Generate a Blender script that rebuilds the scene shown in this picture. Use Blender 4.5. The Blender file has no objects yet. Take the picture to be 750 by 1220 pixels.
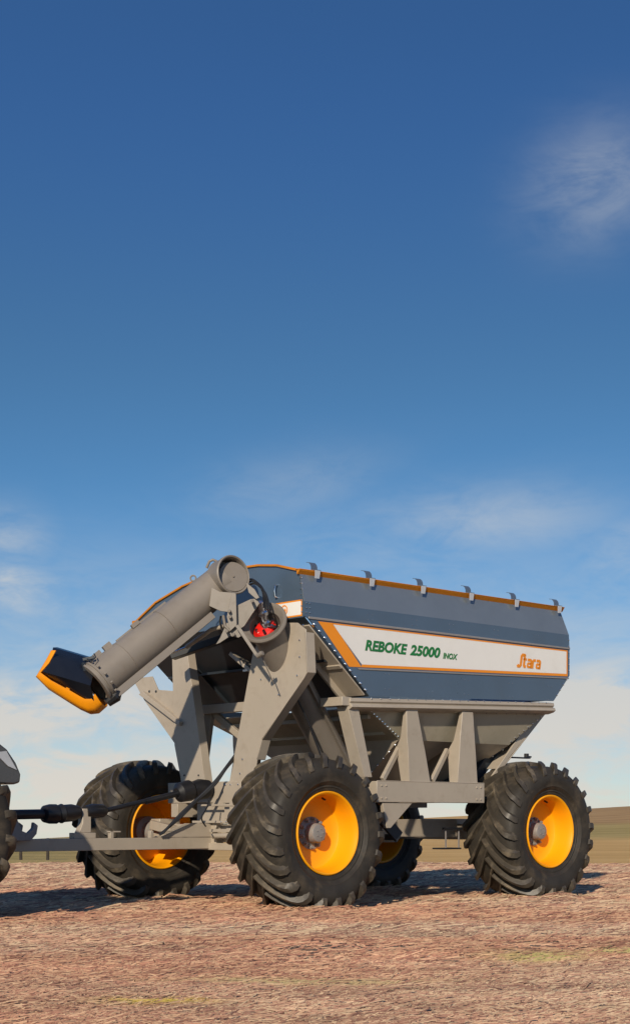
import bpy, bmesh, math, random
import numpy as np
from mathutils import Vector, Matrix, noise
R = math.radians
SC = bpy.context.scene
COL = SC.collection
random.seed(7)
rng = np.random.default_rng(11)

# ------------------------------------------------------------------ camera
CAM_H = 1.086
cam_d = bpy.data.cameras.new('camera')
cam = bpy.data.objects.new('camera', cam_d); COL.objects.link(cam)
cam.location = (0, 0, CAM_H); cam.rotation_euler = (R(90), 0, 0)
cam_d.sensor_fit = 'HORIZONTAL'; cam_d.sensor_width = 36; cam_d.lens = 1850/750*36
cam_d.shift_y = 367/750
cam_d.clip_start = .1; cam_d.clip_end = 6000
SC.camera = cam
SC.render.resolution_x = 629; SC.render.resolution_y = 1024

# ------------------------------------------------------------------ sun, sky, exposure
SUN_AZ = math.atan2(-.25, -.97)
SUN_EL = R(24)
to_sun = Vector((math.sin(SUN_AZ)*math.cos(SUN_EL), math.cos(SUN_AZ)*math.cos(SUN_EL), math.sin(SUN_EL)))
sun_d = bpy.data.lights.new('sun', 'SUN'); sun_d.energy = 4.2; sun_d.angle = R(1.0); sun_d.color = (1, .87, .69)
sun = bpy.data.objects.new('sun', sun_d); COL.objects.link(sun)
sun.rotation_euler = to_sun.to_track_quat('Z', 'Y').to_euler()
sun.location = (-20, -40, 30)
SC.view_settings.view_transform = 'Standard'; SC.view_settings.look = 'None'
SC.view_settings.gamma = 1; SC.view_settings.exposure = 0.0
SC.view_settings.use_curve_mapping = False

world = bpy.data.worlds.new('World'); SC.world = world; world.use_nodes = True
WT = world.node_tree
for n_ in list(WT.nodes): WT.nodes.remove(n_)
class NT:
    """small helper to wire shader nodes"""
    def __init__(s, tree): s.t = tree
    def n(s, typ, **kw):
        nd = s.t.nodes.new(typ)
        for k, v in kw.items(): setattr(nd, k, v)
        return nd
    def put(s, sock, v):
        if isinstance(v, bpy.types.NodeSocket): s.t.links.new(v, sock)
        elif v is not None: sock.default_value = v
    def m(s, op, a, b=None, c=None, clamp=False):
        nd = s.n('ShaderNodeMath', operation=op); nd.use_clamp = clamp
        s.put(nd.inputs[0], a)
        if b is not None: s.put(nd.inputs[1], b)
        if c is not None: s.put(nd.inputs[2], c)
        return nd.outputs[0]
    def mix(s, fac, a, b, blend='MIX'):
        nd = s.n('ShaderNodeMix', data_type='RGBA', blend_type=blend)
        s.put(nd.inputs[0], fac)
        for i, v in ((6, a), (7, b)):
            if isinstance(v, tuple) and len(v) == 3: v = (*v, 1)
            s.put(nd.inputs[i], v)
        return nd.outputs[2]
    def noise(s, vec, scale, detail=4, rough=.55, dist=0):
        nd = s.n('ShaderNodeTexNoise'); s.put(nd.inputs['Vector'], vec)
        nd.inputs['Scale'].default_value = scale; nd.inputs['Detail'].default_value = detail
        nd.inputs['Roughness'].default_value = rough; nd.inputs['Distortion'].default_value = dist
        return nd.outputs['Fac']
    def ramp(s, fac, stops, interp='LINEAR'):
        nd = s.n('ShaderNodeValToRGB'); s.put(nd.inputs[0], fac)
        cr = nd.color_ramp; cr.interpolation = interp
        while len(cr.elements) < len(stops): cr.elements.new(.5)
        for e, (p, c) in zip(cr.elements, stops):
            e.position = p; e.color = (*c, 1) if len(c) == 3 else c
        return nd.outputs[0]
    def range(s, v, a, b, lo=0., hi=1., smooth=False):
        nd = s.n('ShaderNodeMapRange'); nd.interpolation_type = 'SMOOTHSTEP' if smooth else 'LINEAR'
        s.put(nd.inputs[0], v)
        for i, x in ((1, a), (2, b), (3, lo), (4, hi)): nd.inputs[i].default_value = x
        return nd.outputs[0]
    def mapping(s, vec, scale=(1, 1, 1), rot=(0, 0, 0), loc=(0, 0, 0)):
        nd = s.n('ShaderNodeMapping'); s.put(nd.inputs[0], vec)
        nd.inputs['Location'].default_value = loc; nd.inputs['Rotation'].default_value = rot; nd.inputs['Scale'].default_value = scale
        return nd.outputs[0]

w = NT(WT)
tc = w.n('ShaderNodeTexCoord')
nrm = w.n('ShaderNodeVectorMath', operation='NORMALIZE'); w.put(nrm.inputs[0], tc.outputs['Generated'])
sep = w.n('ShaderNodeSeparateXYZ'); w.put(sep.inputs[0], nrm.outputs[0])
dx, dy, dz = sep.outputs
el = w.m('MAXIMUM', dz, 0.0)
cmb = w.n('ShaderNodeCombineXYZ')
w.put(cmb.inputs[0], dx); w.put(cmb.inputs[1], dy)
w.put(cmb.inputs[2], w.m('ADD', w.m('MULTIPLY', el, 1.9), .035))
sky = w.n('ShaderNodeTexSky', sky_type='NISHITA'); sky.sun_disc = False
sky.sun_elevation = SUN_EL; sky.sun_rotation = SUN_AZ % (2*math.pi)
sky.air_density = 1.0; sky.dust_density = .6; sky.ozone_density = 4.5
w.put(sky.inputs[0], cmb.outputs[0])
skyc = sky.outputs[0]
# thin cloud: streaks of noise, thick where the gaussians below say so
def blob(az, h, sa, sh, tilt=0):
    # az, h are tan-angles from the +Y axis
    inv = w.m('DIVIDE', 1.0, w.m('MAXIMUM', dy, .05))
    x = w.m('SUBTRACT', w.m('MULTIPLY', dx, inv), az); y = w.m('SUBTRACT', w.m('MULTIPLY', dz, inv), h)
    ct, st = math.cos(tilt), math.sin(tilt)
    xr = w.m('ADD', w.m('MULTIPLY', x, ct), w.m('MULTIPLY', y, st))
    yr = w.m('SUBTRACT', w.m('MULTIPLY', y, ct), w.m('MULTIPLY', x, st))
    q = w.m('ADD', w.m('POWER', w.m('ABSOLUTE', w.m('DIVIDE', xr, sa)), 2.0), w.m('POWER', w.m('ABSOLUTE', w.m('DIVIDE', yr, sh)), 2.0))
    return w.m('EXPONENT', w.m('MULTIPLY', q, -1.0))
def ang(px, py): return (px-375)/1850, (977-py)/1850
def P2(p, s): return p/1850
blobs = [(712, 215, 80, 62, .5, .40), (580, 622, 150, 40, .06, .46), (750, 665, 80, 50, .3, .42), (5, 700, 85, 34, -.3, .95), (0, 650, 60, 40, 0, .6),
         (700, 845, 125, 58, .25, 1.5), (660, 905, 180, 30, .05, 1.0), (60, 850, 200, 62, 0, 1.4), (80, 925, 230, 50, 0, 1.5), (330, 585, 110, 40, .2, .22), (480, 660, 200, 60, 0, .25), (700, 790, 60, 40, .4, .35)]
acc = None
for bx_, by_, sx_, sy_, tl, st_ in blobs:
    a_, h_ = ang(bx_, by_)
    b_ = w.m('MULTIPLY', blob(a_, h_, sx_/1850, sy_/1850, tl), st_)
    acc = b_ if acc is None else w.m('MAXIMUM', acc, b_)
n1 = w.noise(w.mapping(nrm.outputs[0], (16, 16, 42), (0, R(14), 0)), 1.0, 7, .62, .8)
n2 = w.noise(w.mapping(nrm.outputs[0], (5, 5, 15), (0, R(-8), 0)), 1.0, 6, .6, .6)
n3 = w.noise(w.mapping(nrm.outputs[0], (60, 60, 150), (0, R(18), 0)), 1.0, 5, .6, .5)
nn = w.m('ADD', w.m('ADD', w.m('MULTIPLY', n1, .62), w.m('MULTIPLY', n2, .5)), w.m('MULTIPLY', w.m('SUBTRACT', n3, .5), .14))
cov = w.m('MULTIPLY', acc, w.range(nn, .34, .70, .18, 1.05, True), clamp=True)
veil = w.m('MULTIPLY', w.range(n2, .5, .8, 0, .10, True), w.range(el, .10, .26, 1, 0))
cov = w.m('ADD', cov, veil, clamp=True)
low = w.range(el, 0.0, .22, .85, 0, True)            # hazy band along the horizon
cov = w.m('MAXIMUM', cov, w.m('MULTIPLY', low, w.range(nn, .36, .68, .35, 1.15, True)))
SKY_TINT = (.70, 1.10, 1.36, 1)
skyt = w.mix(1.0, skyc, w.mix(w.range(el, .26, .44, 0, 1, True), w.mix(w.range(el, .03, .20, 0, 1, True), (.86, .88, .78), (.72, 1.02, 1.03)), SKY_TINT), 'MULTIPLY')
cloudc = w.mix(w.range(el, 0, .12, 0, 1), (5.7, 5.35, 4.75), (4.6, 4.8, 4.9))
out = w.mix(cov, skyt, cloudc)
bg = w.n('ShaderNodeBackground'); bg.inputs[1].default_value = .125
w.put(bg.inputs[0], out)
wo = w.n('ShaderNodeOutputWorld'); w.t.links.new(bg.outputs[0], wo.inputs[0])

# ------------------------------------------------------------------ materials
def material(name, base, rough=.5, metal=0., spec=.5, var=.12, vscale=3., dirt=None, dirt_amt=.0, dirt_scale=2.5, bump=0., bscale=40., coat=0.):
    m = bpy.data.materials.new(name); m.use_nodes = True
    t = NT(m.node_tree); p = m.node_tree.nodes['Principled BSDF']
    c = t.n('ShaderNodeTexCoord').outputs['Object']
    nz = t.noise(c, vscale, 6, .6)
    lo = tuple(x*(1-var) for x in base); hi = tuple(min(1, x*(1+var)) for x in base)
    col = t.mix(t.range(nz, .3, .7), lo, hi)
    if dirt:
        d = t.noise(c, dirt_scale, 8, .68, .4)
        f = t.m('MULTIPLY', t.range(d, .48, .72, 0, 1, True), dirt_amt)
        col = t.mix(f, col, dirt)
        rr = t.m('ADD', t.m('MULTIPLY', f, .35), t.m('ADD', t.m('MULTIPLY', t.m('SUBTRACT', nz, .5), .15), rough), clamp=True)
    else:
        rr = t.m('ADD', t.m('MULTIPLY', t.m('SUBTRACT', nz, .5), .2), rough, clamp=True)
    t.put(p.inputs['Base Color'], col); t.put(p.inputs['Roughness'], rr)
    p.inputs['Metallic'].default_value = metal
    p.inputs['Specular IOR Level'].default_value = spec
    p.inputs['Coat Weight'].default_value = coat; p.inputs['Coat Roughness'].default_value = .15
    if bump:
        b = t.n('ShaderNodeBump'); b.inputs['Strength'].default_value = bump; b.inputs['Distance'].default_value = .01
        t.put(b.inputs['Height'], t.noise(c, bscale, 6, .6)); t.put(p.inputs['Normal'], b.outputs[0])
    return m
M = {}
M['taupe'] = material('taupe_paint', (.395, .340, .272), .34, 0, .5, .06, 1.2, (.25, .20, .145), .28, 6.0, .06, 9)
M['tube'] = material('grey_brown_tube', (.215, .188, .160), .42, 0, .45, .08, 1.7, (.15, .12, .09), .28, 6.0, .06, 9)  # darker, greyer tone than the taupe frame
M['olive'] = material('pale_olive_paint', (.40, .36, .275), .42, 0, .45, .08, 1.7, (.26, .22, .15), .4, 4.0, .05, 9)
M['rail'] = material('shaded_rail_orange', (.56, .195, .008), .42, 0, .4, .1, 3, (.3, .12, .02), .3, 4)  # orange darkened throughout for the shade under the rail's lip
M['blue'] = material('blue_sheen_steel', (.105, .155, .22), .30, .38, .5, .07, 1.2, (.13, .14, .15), .18, 1.6, .05, 3)  # sky blue mirrored in the stainless sheet is put into this colour
M['upper_strip'] = material('pale_grey_strip', (.25, .285, .315), .30, .5, .5, .06, 1.2, (.11, .12, .13), .12, 1.6, .02, 5)  # paler, greyer tone for the leaning strip along the top
M['dark'] = material('dark_steel_and_shade', (.030, .038, .048), .5, .2, .4, .15, 2, (.05, .045, .04), .3, 3)
M['orange'] = material('orange_paint', (.86, .30, .004), .36, 0, .5, .05, 2, (.45, .17, .02), .18, 3)
M['yellow'] = material('wheel_yellow_paint', (.95, .38, .002), .40, 0, .5, .03, 2, (.62, .25, .02), .16, 4)
M['white'] = material('white_film', (.80, .78, .74), .35, 0, .5, .03, 2, (.6, .57, .5), .15, 2)
M['film_orange'] = material('orange_film', (.83, .27, .008), .38, 0, .5, .03)
M['green'] = material('green_ink', (.012, .175, .04), .4)
M['tyre'] = material('tyre_rubber', (.036, .031, .025), .58, 0, .3, .25, 5, (.12, .092, .062), .60, 3.2, .25, 30)
M['tread'] = material('dusty_tread_rubber', (.058, .048, .036), .46, 0, .5, .3, 4, (.21, .165, .11), .75, 4.5, .3, 26)
M['rubber'] = material('black_rubber', (.012, .012, .014), .42, 0, .5, .2, 5)
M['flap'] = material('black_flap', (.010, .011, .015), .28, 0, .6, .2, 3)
M['grey'] = material('grey_casting', (.27, .255, .24), .5, .1, .5, .12, 8, (.15, .12, .1), .3, 6, .2, 30)
M['chrome'] = material('bright_zinc', (.72, .74, .77), .22, 1., .5, .08, 20)
M['zinc'] = material('pale_zinc', (.46, .48, .51), .45, .1)
M['red'] = material('red_plastic', (.62, .012, .008), .35)
M['redp'] = material('red_primer', (.42, .05, .025), .55)
M['bead'] = material('seam_steel', (.30, .275, .26), .4, .2, .5, .06)
M['galv'] = material('galvanised_steel', (.17, .21, .26), .38, .55, .5, .1, 8)
M['silver'] = material('silver_paint', (.09, .09, .095), .25, .5, .5, .05, 3, coat=.5)
M['glass'] = material('dark_glass', (.012, .015, .018), .06, 0, .7, .05)
M['wood'] = material('weathered_wood', (.05, .04, .032), .8, 0, .3, .3, 10)

# ------------------------------------------------------------------ mesh builder
ROOT = (2.1, 1.65, 0.)
class MB:
    def __init__(s): s.v = []; s.f = []; s.mi = []
    def add(s, vs, fs, m=0):
        b = len(s.v); s.v += [tuple(x) for x in vs]
        for f in fs: s.f.append([b+i for i in f]); s.mi.append(m)
        return s
    def box(s, lo, hi, m=0):
        x0, y0, z0 = lo; x1, y1, z1 = hi
        return s.add([(x0,y0,z0),(x1,y0,z0),(x1,y1,z0),(x0,y1,z0),(x0,y0,z1),(x1,y0,z1),(x1,y1,z1),(x0,y1,z1)],
            [(0,3,2,1),(4,5,6,7),(0,1,5,4),(1,2,6,5),(2,3,7,6),(3,0,4,7)], m)
    def prism(s, poly, vec, m=0):
        n = len(poly); vec = Vector(vec)
        vs = [Vector(p) for p in poly] + [Vector(p)+vec for p in poly]
        fs = [tuple(range(n))[::-1], tuple(range(n, 2*n))] + [(i, (i+1) % n, n+(i+1) % n, n+i) for i in range(n)]
        return s.add(vs, fs, m)
    def loft(s, rings, m=0, caps=True, closed=True):
        n = len(rings[0]); vs = [p for r in rings for p in r]; fs = []
        for k in range(len(rings)-1):
            for i in range(n if closed else n-1):
                j = (i+1) % n; fs.append((k*n+i, k*n+j, (k+1)*n+j, (k+1)*n+i))
        if caps and closed:
            fs.append(tuple(range(n))[::-1]); fs.append(tuple((len(rings)-1)*n+i for i in range(n)))
        return s.add(vs, fs, m)
    def tube(s, pts, r, n=12, m=0, caps=True):
        pts = [Vector(p) for p in pts]; rs = r if isinstance(r, (list, tuple)) else [r]*len(pts)
        t0 = (pts[1]-pts[0]).normalized()
        a = t0.orthogonal().normalized(); rings = []
        for i, p in enumerate(pts):
            t = (pts[min(i+1, len(pts)-1)]-pts[max(i-1, 0)]).normalized()
            a = (a - t*a.dot(t)).normalized(); b = t.cross(a)
            rings.append([p+(a*math.cos(2*math.pi*k/n)+b*math.sin(2*math.pi*k/n))*rs[i] for k in range(n)])
        return s.loft(rings, m, caps)
    def lathe(s, prof, o, axis, n=32, m=0, closed=False, ref=None):
        """prof: (radius, distance along axis)"""
        o = Vector(o); ax = Vector(axis).normalized(); a = ax.orthogonal().normalized(); b = ax.cross(a)
        rings = []
        pr = list(prof)+([prof[0]] if closed else [])
        for rr, h in pr:
            rings.append([o+ax*h+(a*math.cos(2*math.pi*k/n)+b*math.sin(2*math.pi*k/n))*rr for k in range(n)])
        return s.loft(rings, m, caps=False)
    def beam(s, p0, p1, wd, ht, m=0, up=(0, 0, 1)):
        p0, p1 = Vector(p0), Vector(p1); d = (p1-p0).normalized(); up = Vector(up)
        sd = d.cross(up).normalized(); u2 = sd.cross(d).normalized()
        rg = [[p+sd*(sx*wd/2)+u2*(sy*ht/2) for sx, sy in ((-1,-1),(1,-1),(1,1),(-1,1))] for p in (p0, p1)]
        return s.loft(rg, m)
    def bolt(s, p, nrm_, r=.012, m=0, h=.012):
        p = Vector(p); n_ = Vector(nrm_).normalized()
        return s.tube([p-n_*.004, p+n_*h*.6, p+n_*h], [r, r, r*.55], 6, m)
    def build(s, name, mats, parent=None, off=ROOT, bevel=0., sharp=32, solid=0.):
        me = bpy.data.meshes.new(name)
        o3 = Vector(off)
        me.from_pydata([Vector(x)-o3 for x in s.v], [], s.f)
        mats = mats if isinstance(mats, (list, tuple)) else [mats]
        for mm in mats: me.materials.append(M[mm] if isinstance(mm, str) else mm)
        me.polygons.foreach_set('material_index', s.mi)
        bm = bmesh.new(); bm.from_mesh(me)
        bmesh.ops.recalc_face_normals(bm, faces=bm.faces)
        for f in bm.faces: f.smooth = True
        for e in bm.edges:
            if len(e.link_faces) != 2 or e.calc_face_angle(0) > R(sharp): e.smooth = False
        bm.to_mesh(me); bm.free()
        ob = bpy.data.objects.new(name, me); COL.objects.link(ob)
        if parent: ob.parent = parent
        if solid:
            md = ob.modifiers.new('thickness', 'SOLIDIFY'); md.thickness = solid; md.offset = 0
        if bevel:
            md = ob.modifiers.new('bevel', 'BEVEL'); md.width = bevel; md.segments = 2; md.limit_method = 'ANGLE'; md.angle_limit = R(40)
        return ob
def tag(o, label=None, cat=None, group=None, kind=None):
    if label: o['label'] = label
    if cat: o['category'] = cat
    if group: o['group'] = group
    if kind: o['kind'] = kind
    return o
def empty(name, loc, rz=0, parent=None):
    o = bpy.data.objects.new(name, None); COL.objects.link(o); o.empty_display_size = .2
    o.location = loc; o.rotation_euler = (0, 0, rz)
    if parent: o.parent = parent
    return o

# ------------------------------------------------------------------ ground
VA = R(47.5); VS, VC = math.sin(VA), math.cos(VA); VX, VZ = -.10, 18.9     # where the cart stands
def W(u, v, z=0.): return Vector((VX+VS*u-VC*v, VZ+VC*u+VS*v, z))
STRAW_END = 38.5
def lines(segs):
    out = [segs[0][0]]
    for a, b, n in segs: out += list(np.linspace(a, b, n+1)[1:])
    return np.array(out)
gx = lines([(-3000, -400, 4), (-400, -60, 12), (-60, -14, 24), (-14, -9, 30), (-9, 9, 260), (9, 14, 30), (14, 60, 24), (60, 400, 12), (400, 3000, 4)])
gy = lines([(-60, 0, 8), (0, 8, 30), (8, 24, 260), (24, 42, 120), (42, 80, 50), (80, 200, 50), (200, 600, 16), (600, 4000, 8)])
GX, GY = np.meshgrid(gx, gy)
def vnoise(x, y, s, seed):
    """smooth value noise on a lattice"""
    r = np.random.default_rng(seed).random((256, 256))
    X, Y = x/s, y/s; i, j = np.floor(X).astype(int), np.floor(Y).astype(int); fx, fy = X-i, Y-j
    fx, fy = fx*fx*(3-2*fx), fy*fy*(3-2*fy)
    g = lambda a, b: r[a & 255, b & 255]
    return (g(i, j)*(1-fx)+g(i+1, j)*fx)*(1-fy)+(g(i, j+1)*(1-fx)+g(i+1, j+1)*fx)*fy - .5
def ground_z(x, y):
    x = np.asarray(x, float); y = np.asarray(y, float)
    near = np.clip((46-y)/8, 0, 1)*np.clip((y+10)/10, 0, 1)
    z = near*(.035*vnoise(x, y, .55, 1)+.04*vnoise(x+.3*y, y, 1.7, 2)+.022*vnoise(x, y, .2, 3)+.014*vnoise(x, y, .09, 4)) - .008
    for cu_, cv_ in ((0, 0), (4.2, 0), (0, 3.3), (4.2, 3.3), (-4.78, .73), (-4.78, 2.57)):    # soil pushed up round the tyres
        wx, wy = VX+VS*cu_-VC*cv_, VZ+VC*cu_+VS*cv_
        du_, dv_ = VS*(x-wx)+VC*(y-wy), -VC*(x-wx)+VS*(y-wy)
        q = np.sqrt((du_/.40)**2+(dv_/.50)**2)
        z = z + (.05+.03*vnoise(x, y, .15, 51))*np.exp(-((q-1.08)/.28)**2)
    t = np.clip((y-40)/120, 0, 1); t = t*t*(3-2*t)
    # far ridge: falls away on the left, climbs on the right
    hy = np.interp(x/np.maximum(y, 1)*1850+375, [-400, 0, 300, 520, 750, 1100], [1006, 1003, 985, 973.5, 962, 948])
    ridge = CAM_H+(977-hy)*160/1850
    z = z + t*ridge
    z = z - np.clip(y-172, 0, None)*.035
    z = z + t*.5*vnoise(x, y, 37, 5)*np.clip((200-y)/60, 0, 1)
    return z
GZ = ground_z(GX, GY)
ny, nx = GX.shape
me = bpy.data.meshes.new('ground')
idx = np.arange(nx*ny).reshape(ny, nx)
quads = np.stack([idx[:-1, :-1], idx[:-1, 1:], idx[1:, 1:], idx[1:, :-1]], -1).reshape(-1, 4)
me.vertices.add(nx*ny); me.vertices.foreach_set('co', np.stack([GX, GY, GZ], -1).reshape(-1).astype(np.float32))
me.loops.add(quads.size); me.loops.foreach_set('vertex_index', quads.reshape(-1).astype(np.int32))
me.polygons.add(len(quads)); me.polygons.foreach_set('loop_start', np.arange(0, quads.size, 4, dtype=np.int32))
me.polygons.foreach_set('loop_total', np.full(len(quads), 4, np.int32))
me.polygons.foreach_set('use_smooth', np.ones(len(quads), bool)); me.update(); me.validate()
gm = bpy.data.materials.new('straw_covered_soil'); gm.use_nodes = True
t = NT(gm.node_tree); p = gm.node_tree.nodes['Principled BSDF']
oc = t.n('ShaderNodeTexCoord').outputs['Object']
sp = t.n('ShaderNodeSeparateXYZ'); t.put(sp.inputs[0], oc); X_, Y_, Z_ = sp.outputs
na = t.noise(t.mapping(oc, (1, .55, 1), (0, 0, R(12))), .9, 6, .6, .3)
nb = t.noise(t.mapping(oc, (1, 2.2, 1), (0, 0, R(-20))), 7, 6, .65, .5)
nc = t.noise(t.mapping(oc, (1, 1, 1)), 34, 4, .7, .4)
base = t.ramp(t.range(na, .33, .67), [(0, (.24, .135, .095)), (.4, (.31, .19, .13)), (.7, (.36, .25, .165)), (1, (.30, .18, .13))])
base = t.mix(t.range(nb, .35, .7, 0, .75), base, (.40, .30, .185))
base = t.mix(t.range(nc, .5, .75, 0, .7), base, (.12, .062, .045))
# the fields beyond the straw: stubble, a green strip, ploughed brown
warp = t.m('MULTIPLY', t.m('SUBTRACT', t.noise(oc, .12, 4), .5), 9)
yy = t.m('ADD', Y_, warp)
fn = t.noise(t.mapping(oc, (.3, 1.2, 1)), .55, 6, .65)
stub = t.mix(t.range(fn, .35, .65), (.62, .36, .12), (.76, .48, .19))
greenf = t.mix(t.range(fn, .35, .65), (.36, .265, .085), (.54, .39, .15))
brown = t.mix(t.range(fn, .35, .65), (.38, .215, .09), (.54, .34, .15))
rat = t.m('DIVIDE', X_, t.m('MAXIMUM', Y_, 1))
leftf = t.range(rat, -.17, -.10, 1, 0, True); rightf = t.range(rat, .10, .16, 0, 1, True)
far = t.mix(leftf, t.mix(t.m('MULTIPLY', t.range(yy, 60, 72, 0, 1, True), rightf), stub, greenf), greenf)
far = t.mix(t.m('MULTIPLY', t.range(yy, 84, 98, 0, 1, True), rightf), far, brown)
wn = t.m('MULTIPLY', t.m('SUBTRACT', t.noise(oc, 1.5, 4), .5), 2.2)
col = t.mix(t.range(t.m('ADD', Y_, wn), STRAW_END-.6, STRAW_END+.6, 0, 1), base, far)
t.put(p.inputs['Base Color'], col); p.inputs['Roughness'].default_value = .9; p.inputs['Specular IOR Level'].default_value = .15
b = t.n('ShaderNodeBump'); b.inputs['Strength'].default_value = .8; b.inputs['Distance'].default_value = .03
t.put(b.inputs['Height'], t.m('ADD', nb, t.m('MULTIPLY', nc, .7))); t.put(p.inputs['Normal'], b.outputs[0])
me.materials.append(gm)
go = bpy.data.objects.new('ground', me); COL.objects.link(go); tag(go, kind='structure')

# loose straw lying on the near ground: nobody could count it
def straw(n):
    y = 7.6*np.exp(rng.random(n)*math.log(STRAW_END/7.6)); x = (rng.random(n)*2-1)*(.30*y+.8)
    lay = vnoise(x, y, 1.9, 21)+.8*vnoise(x, y, .6, 22)
    keep = rng.random(n) < np.clip(.72+1.1*lay, .12, 1); x, y, lay = x[keep], y[keep], lay[keep]; n = len(x)
    sc = np.clip(y/20, .46, 1.15)
    L = (.05+.17*rng.random(n)**2)*sc*np.where(rng.random(n) < .06, 2.2, 1); wd = (.0028+.0045*rng.random(n))*sc
    az = rng.normal(0, .55, n)+.12; tilt = np.abs(rng.normal(0, .07, n))
    dxv, dyv = np.cos(az), np.sin(az); bend = rng.normal(0, .22, n)
    pts = []
    for q in (-.5, 0, .5):
        ox = dxv*L*q - dyv*bend*L*(q*q); oy = dyv*L*q + dxv*bend*L*(q*q)
        px, py = x+ox, y+oy
        pz = ground_z(px, py)+.006+rng.random(n)*.012+(q+.5)*L*tilt
        for sgn in (-1, 1):
            pts.append(np.stack([px-dyv*wd*sgn, py+dxv*wd*sgn, pz+sgn*wd*.8], -1))
    V = np.stack(pts, 1)
    F = np.array([[0, 1, 3, 2], [2, 3, 5, 4]])
    F = (F[None]+6*np.arange(n)[:, None, None]).reshape(-1, 4)
    pal = np.array([(.50, .37, .235), (.45, .305, .20), (.40, .255, .17), (.36, .215, .15), (.54, .42, .275), (.25, .145, .10)])
    pick = np.clip((rng.random(n)*6).astype(int), 0, 5); c = pal[pick]*(.8+.4*rng.random((n, 1)))
    c = c*np.clip(1.06+.42*vnoise(x*.6, y*1.1, .55, 41)+.35*vnoise(x*.5, y, .3, 42), .72, 1.35)[:, None]
    stalk = rng.random(n) < .10; c[stalk] = np.array([.62, .50, .32])*(.85+.3*rng.random((stalk.sum(), 1)))
    red = np.clip(vnoise(x*.5+.4*y, y, 1.9, 31)*2.6+.40, 0, 1)[:, None]
    c = c*(1-red)+c*np.array([.97, .82, .77])*red
    c = c*np.array([.95, .875, .865])
    for (bx, by, sx, sy, cc) in ((1.75, 12.3, .36, .35, (.42, .39, .13)), (2.6, 12.8, .5, .15, (.42, .38, .14)), (-.93, 9.25, .28, .10, (.55, .42, .05)), (-.1, 10.4, .8, .15, (.44, .36, .17))):
        g = np.exp(-((x-bx)/sx)**2-((y-by)/sy)**2)[:, None]*(rng.random((n, 1)) < .8)
        c = c*(1-.85*g)+np.array(cc)*(.8+.4*rng.random((n, 1)))*.85*g
    return V, F, c
sv, sf, scol = straw(600000)
me = bpy.data.meshes.new('straw'); nv = sv.shape[0]*6
me.vertices.add(nv); me.vertices.foreach_set('co', sv.reshape(-1).astype(np.float32))
me.loops.add(sf.size); me.loops.foreach_set('vertex_index', sf.reshape(-1).astype(np.int32))
me.polygons.add(len(sf)); me.polygons.foreach_set('loop_start', np.arange(0, sf.size, 4, dtype=np.int32)); me.polygons.foreach_set('loop_total', np.full(len(sf), 4, np.int32))
ca = me.color_attributes.new('straw_colour', 'FLOAT_COLOR', 'POINT')
ca.data.foreach_set('color', np.concatenate([np.repeat(scol, 6, 0), np.ones((nv, 1))], 1).reshape(-1).astype(np.float32))
me.update(); me.validate()
sm = bpy.data.materials.new('dry_straw'); sm.use_nodes = True
t = NT(sm.node_tree); p = sm.node_tree.nodes['Principled BSDF']
at = t.n('ShaderNodeAttribute'); at.attribute_name = 'straw_colour'
t.put(p.inputs['Base Color'], at.outputs['Color']); p.inputs['Roughness'].default_value = .7; p.inputs['Specular IOR Level'].default_value = .3
me.materials.append(sm)
so = bpy.data.objects.new('straw', me); COL.objects.link(so)
tag(so, 'loose dry straw and chaff covering the pinkish brown ground', 'straw', kind='stuff')

# ------------------------------------------------------------------ the grain cart
cart = empty('grain_cart', W(ROOT[0], ROOT[1]), math.pi/2-VA)
tag(cart, 'tall taupe and blue grain cart on four big wheels with a folded unloading auger', 'grain cart')

# --- wheels
RT, WT2, HUB = .98, .425, .925
def carcass_r(x):
    return float(np.interp(abs(x), [0, .22, .32, .385, .41], [.884, .878, .864, .815, .74]))
def tyre_mesh(phase, r_scale=1., half=WT2, nl=22):
    b = MB(); k = half/.40
    prof = [(.475, -.315), (.50, -.352), (.535, -.362), (.54, -.372), (.56, -.372), (.565, -.38), (.60, -.395), (.605, -.402), (.63, -.404), (.66, -.415), (.72, -.419), (.76, -.412), (.80, -.398), (.835, -.375), (.862, -.33), (.877, -.25), (.882, -.12), (.884, 0)]
    prof = prof + [(r_, -h_) for r_, h_ in prof[-2::-1]]
    prof = [(r_*r_scale, h_*k) for r_, h_ in prof]
    b.lathe(prof, (0, 0, 0), (0, 1, 0), 80)
    for side in (-1, 1):
        for i in range(nl):
            f0 = phase+2*math.pi*(i+(.5 if side > 0 else 0))/nl
            rings = []
            for q, (x, rt) in enumerate(((-.035, .945), (.03, .95), (.09, .951), (.15, .95), (.22, .946), (.29, .939), (.345, .926), (.388, .90), (.418, .84), (.425, .775))):
                ph = f0+.47*(1-(1-min(x, .40)/.40)**1.45)+(.03 if x > .4 else 0)
                rb = min(carcass_r(x), rt-.004)-.012
                wt = .019+.017*x/.4; wb = wt+.022
                ring = []
                for rr, hw in ((rb, -wb), (rt, -wt), (rt, wt), (rb, wb)):
                    a_ = ph+hw/.92
                    xx = x
                    if x > .37 and rr == rb: xx = min(x, .39)
                    ring.append((rr*r_scale*math.cos(a_), side*xx*k, rr*r_scale*math.sin(a_)))
                rings.append(ring)
            b.loft(rings, 1)
    return b
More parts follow.
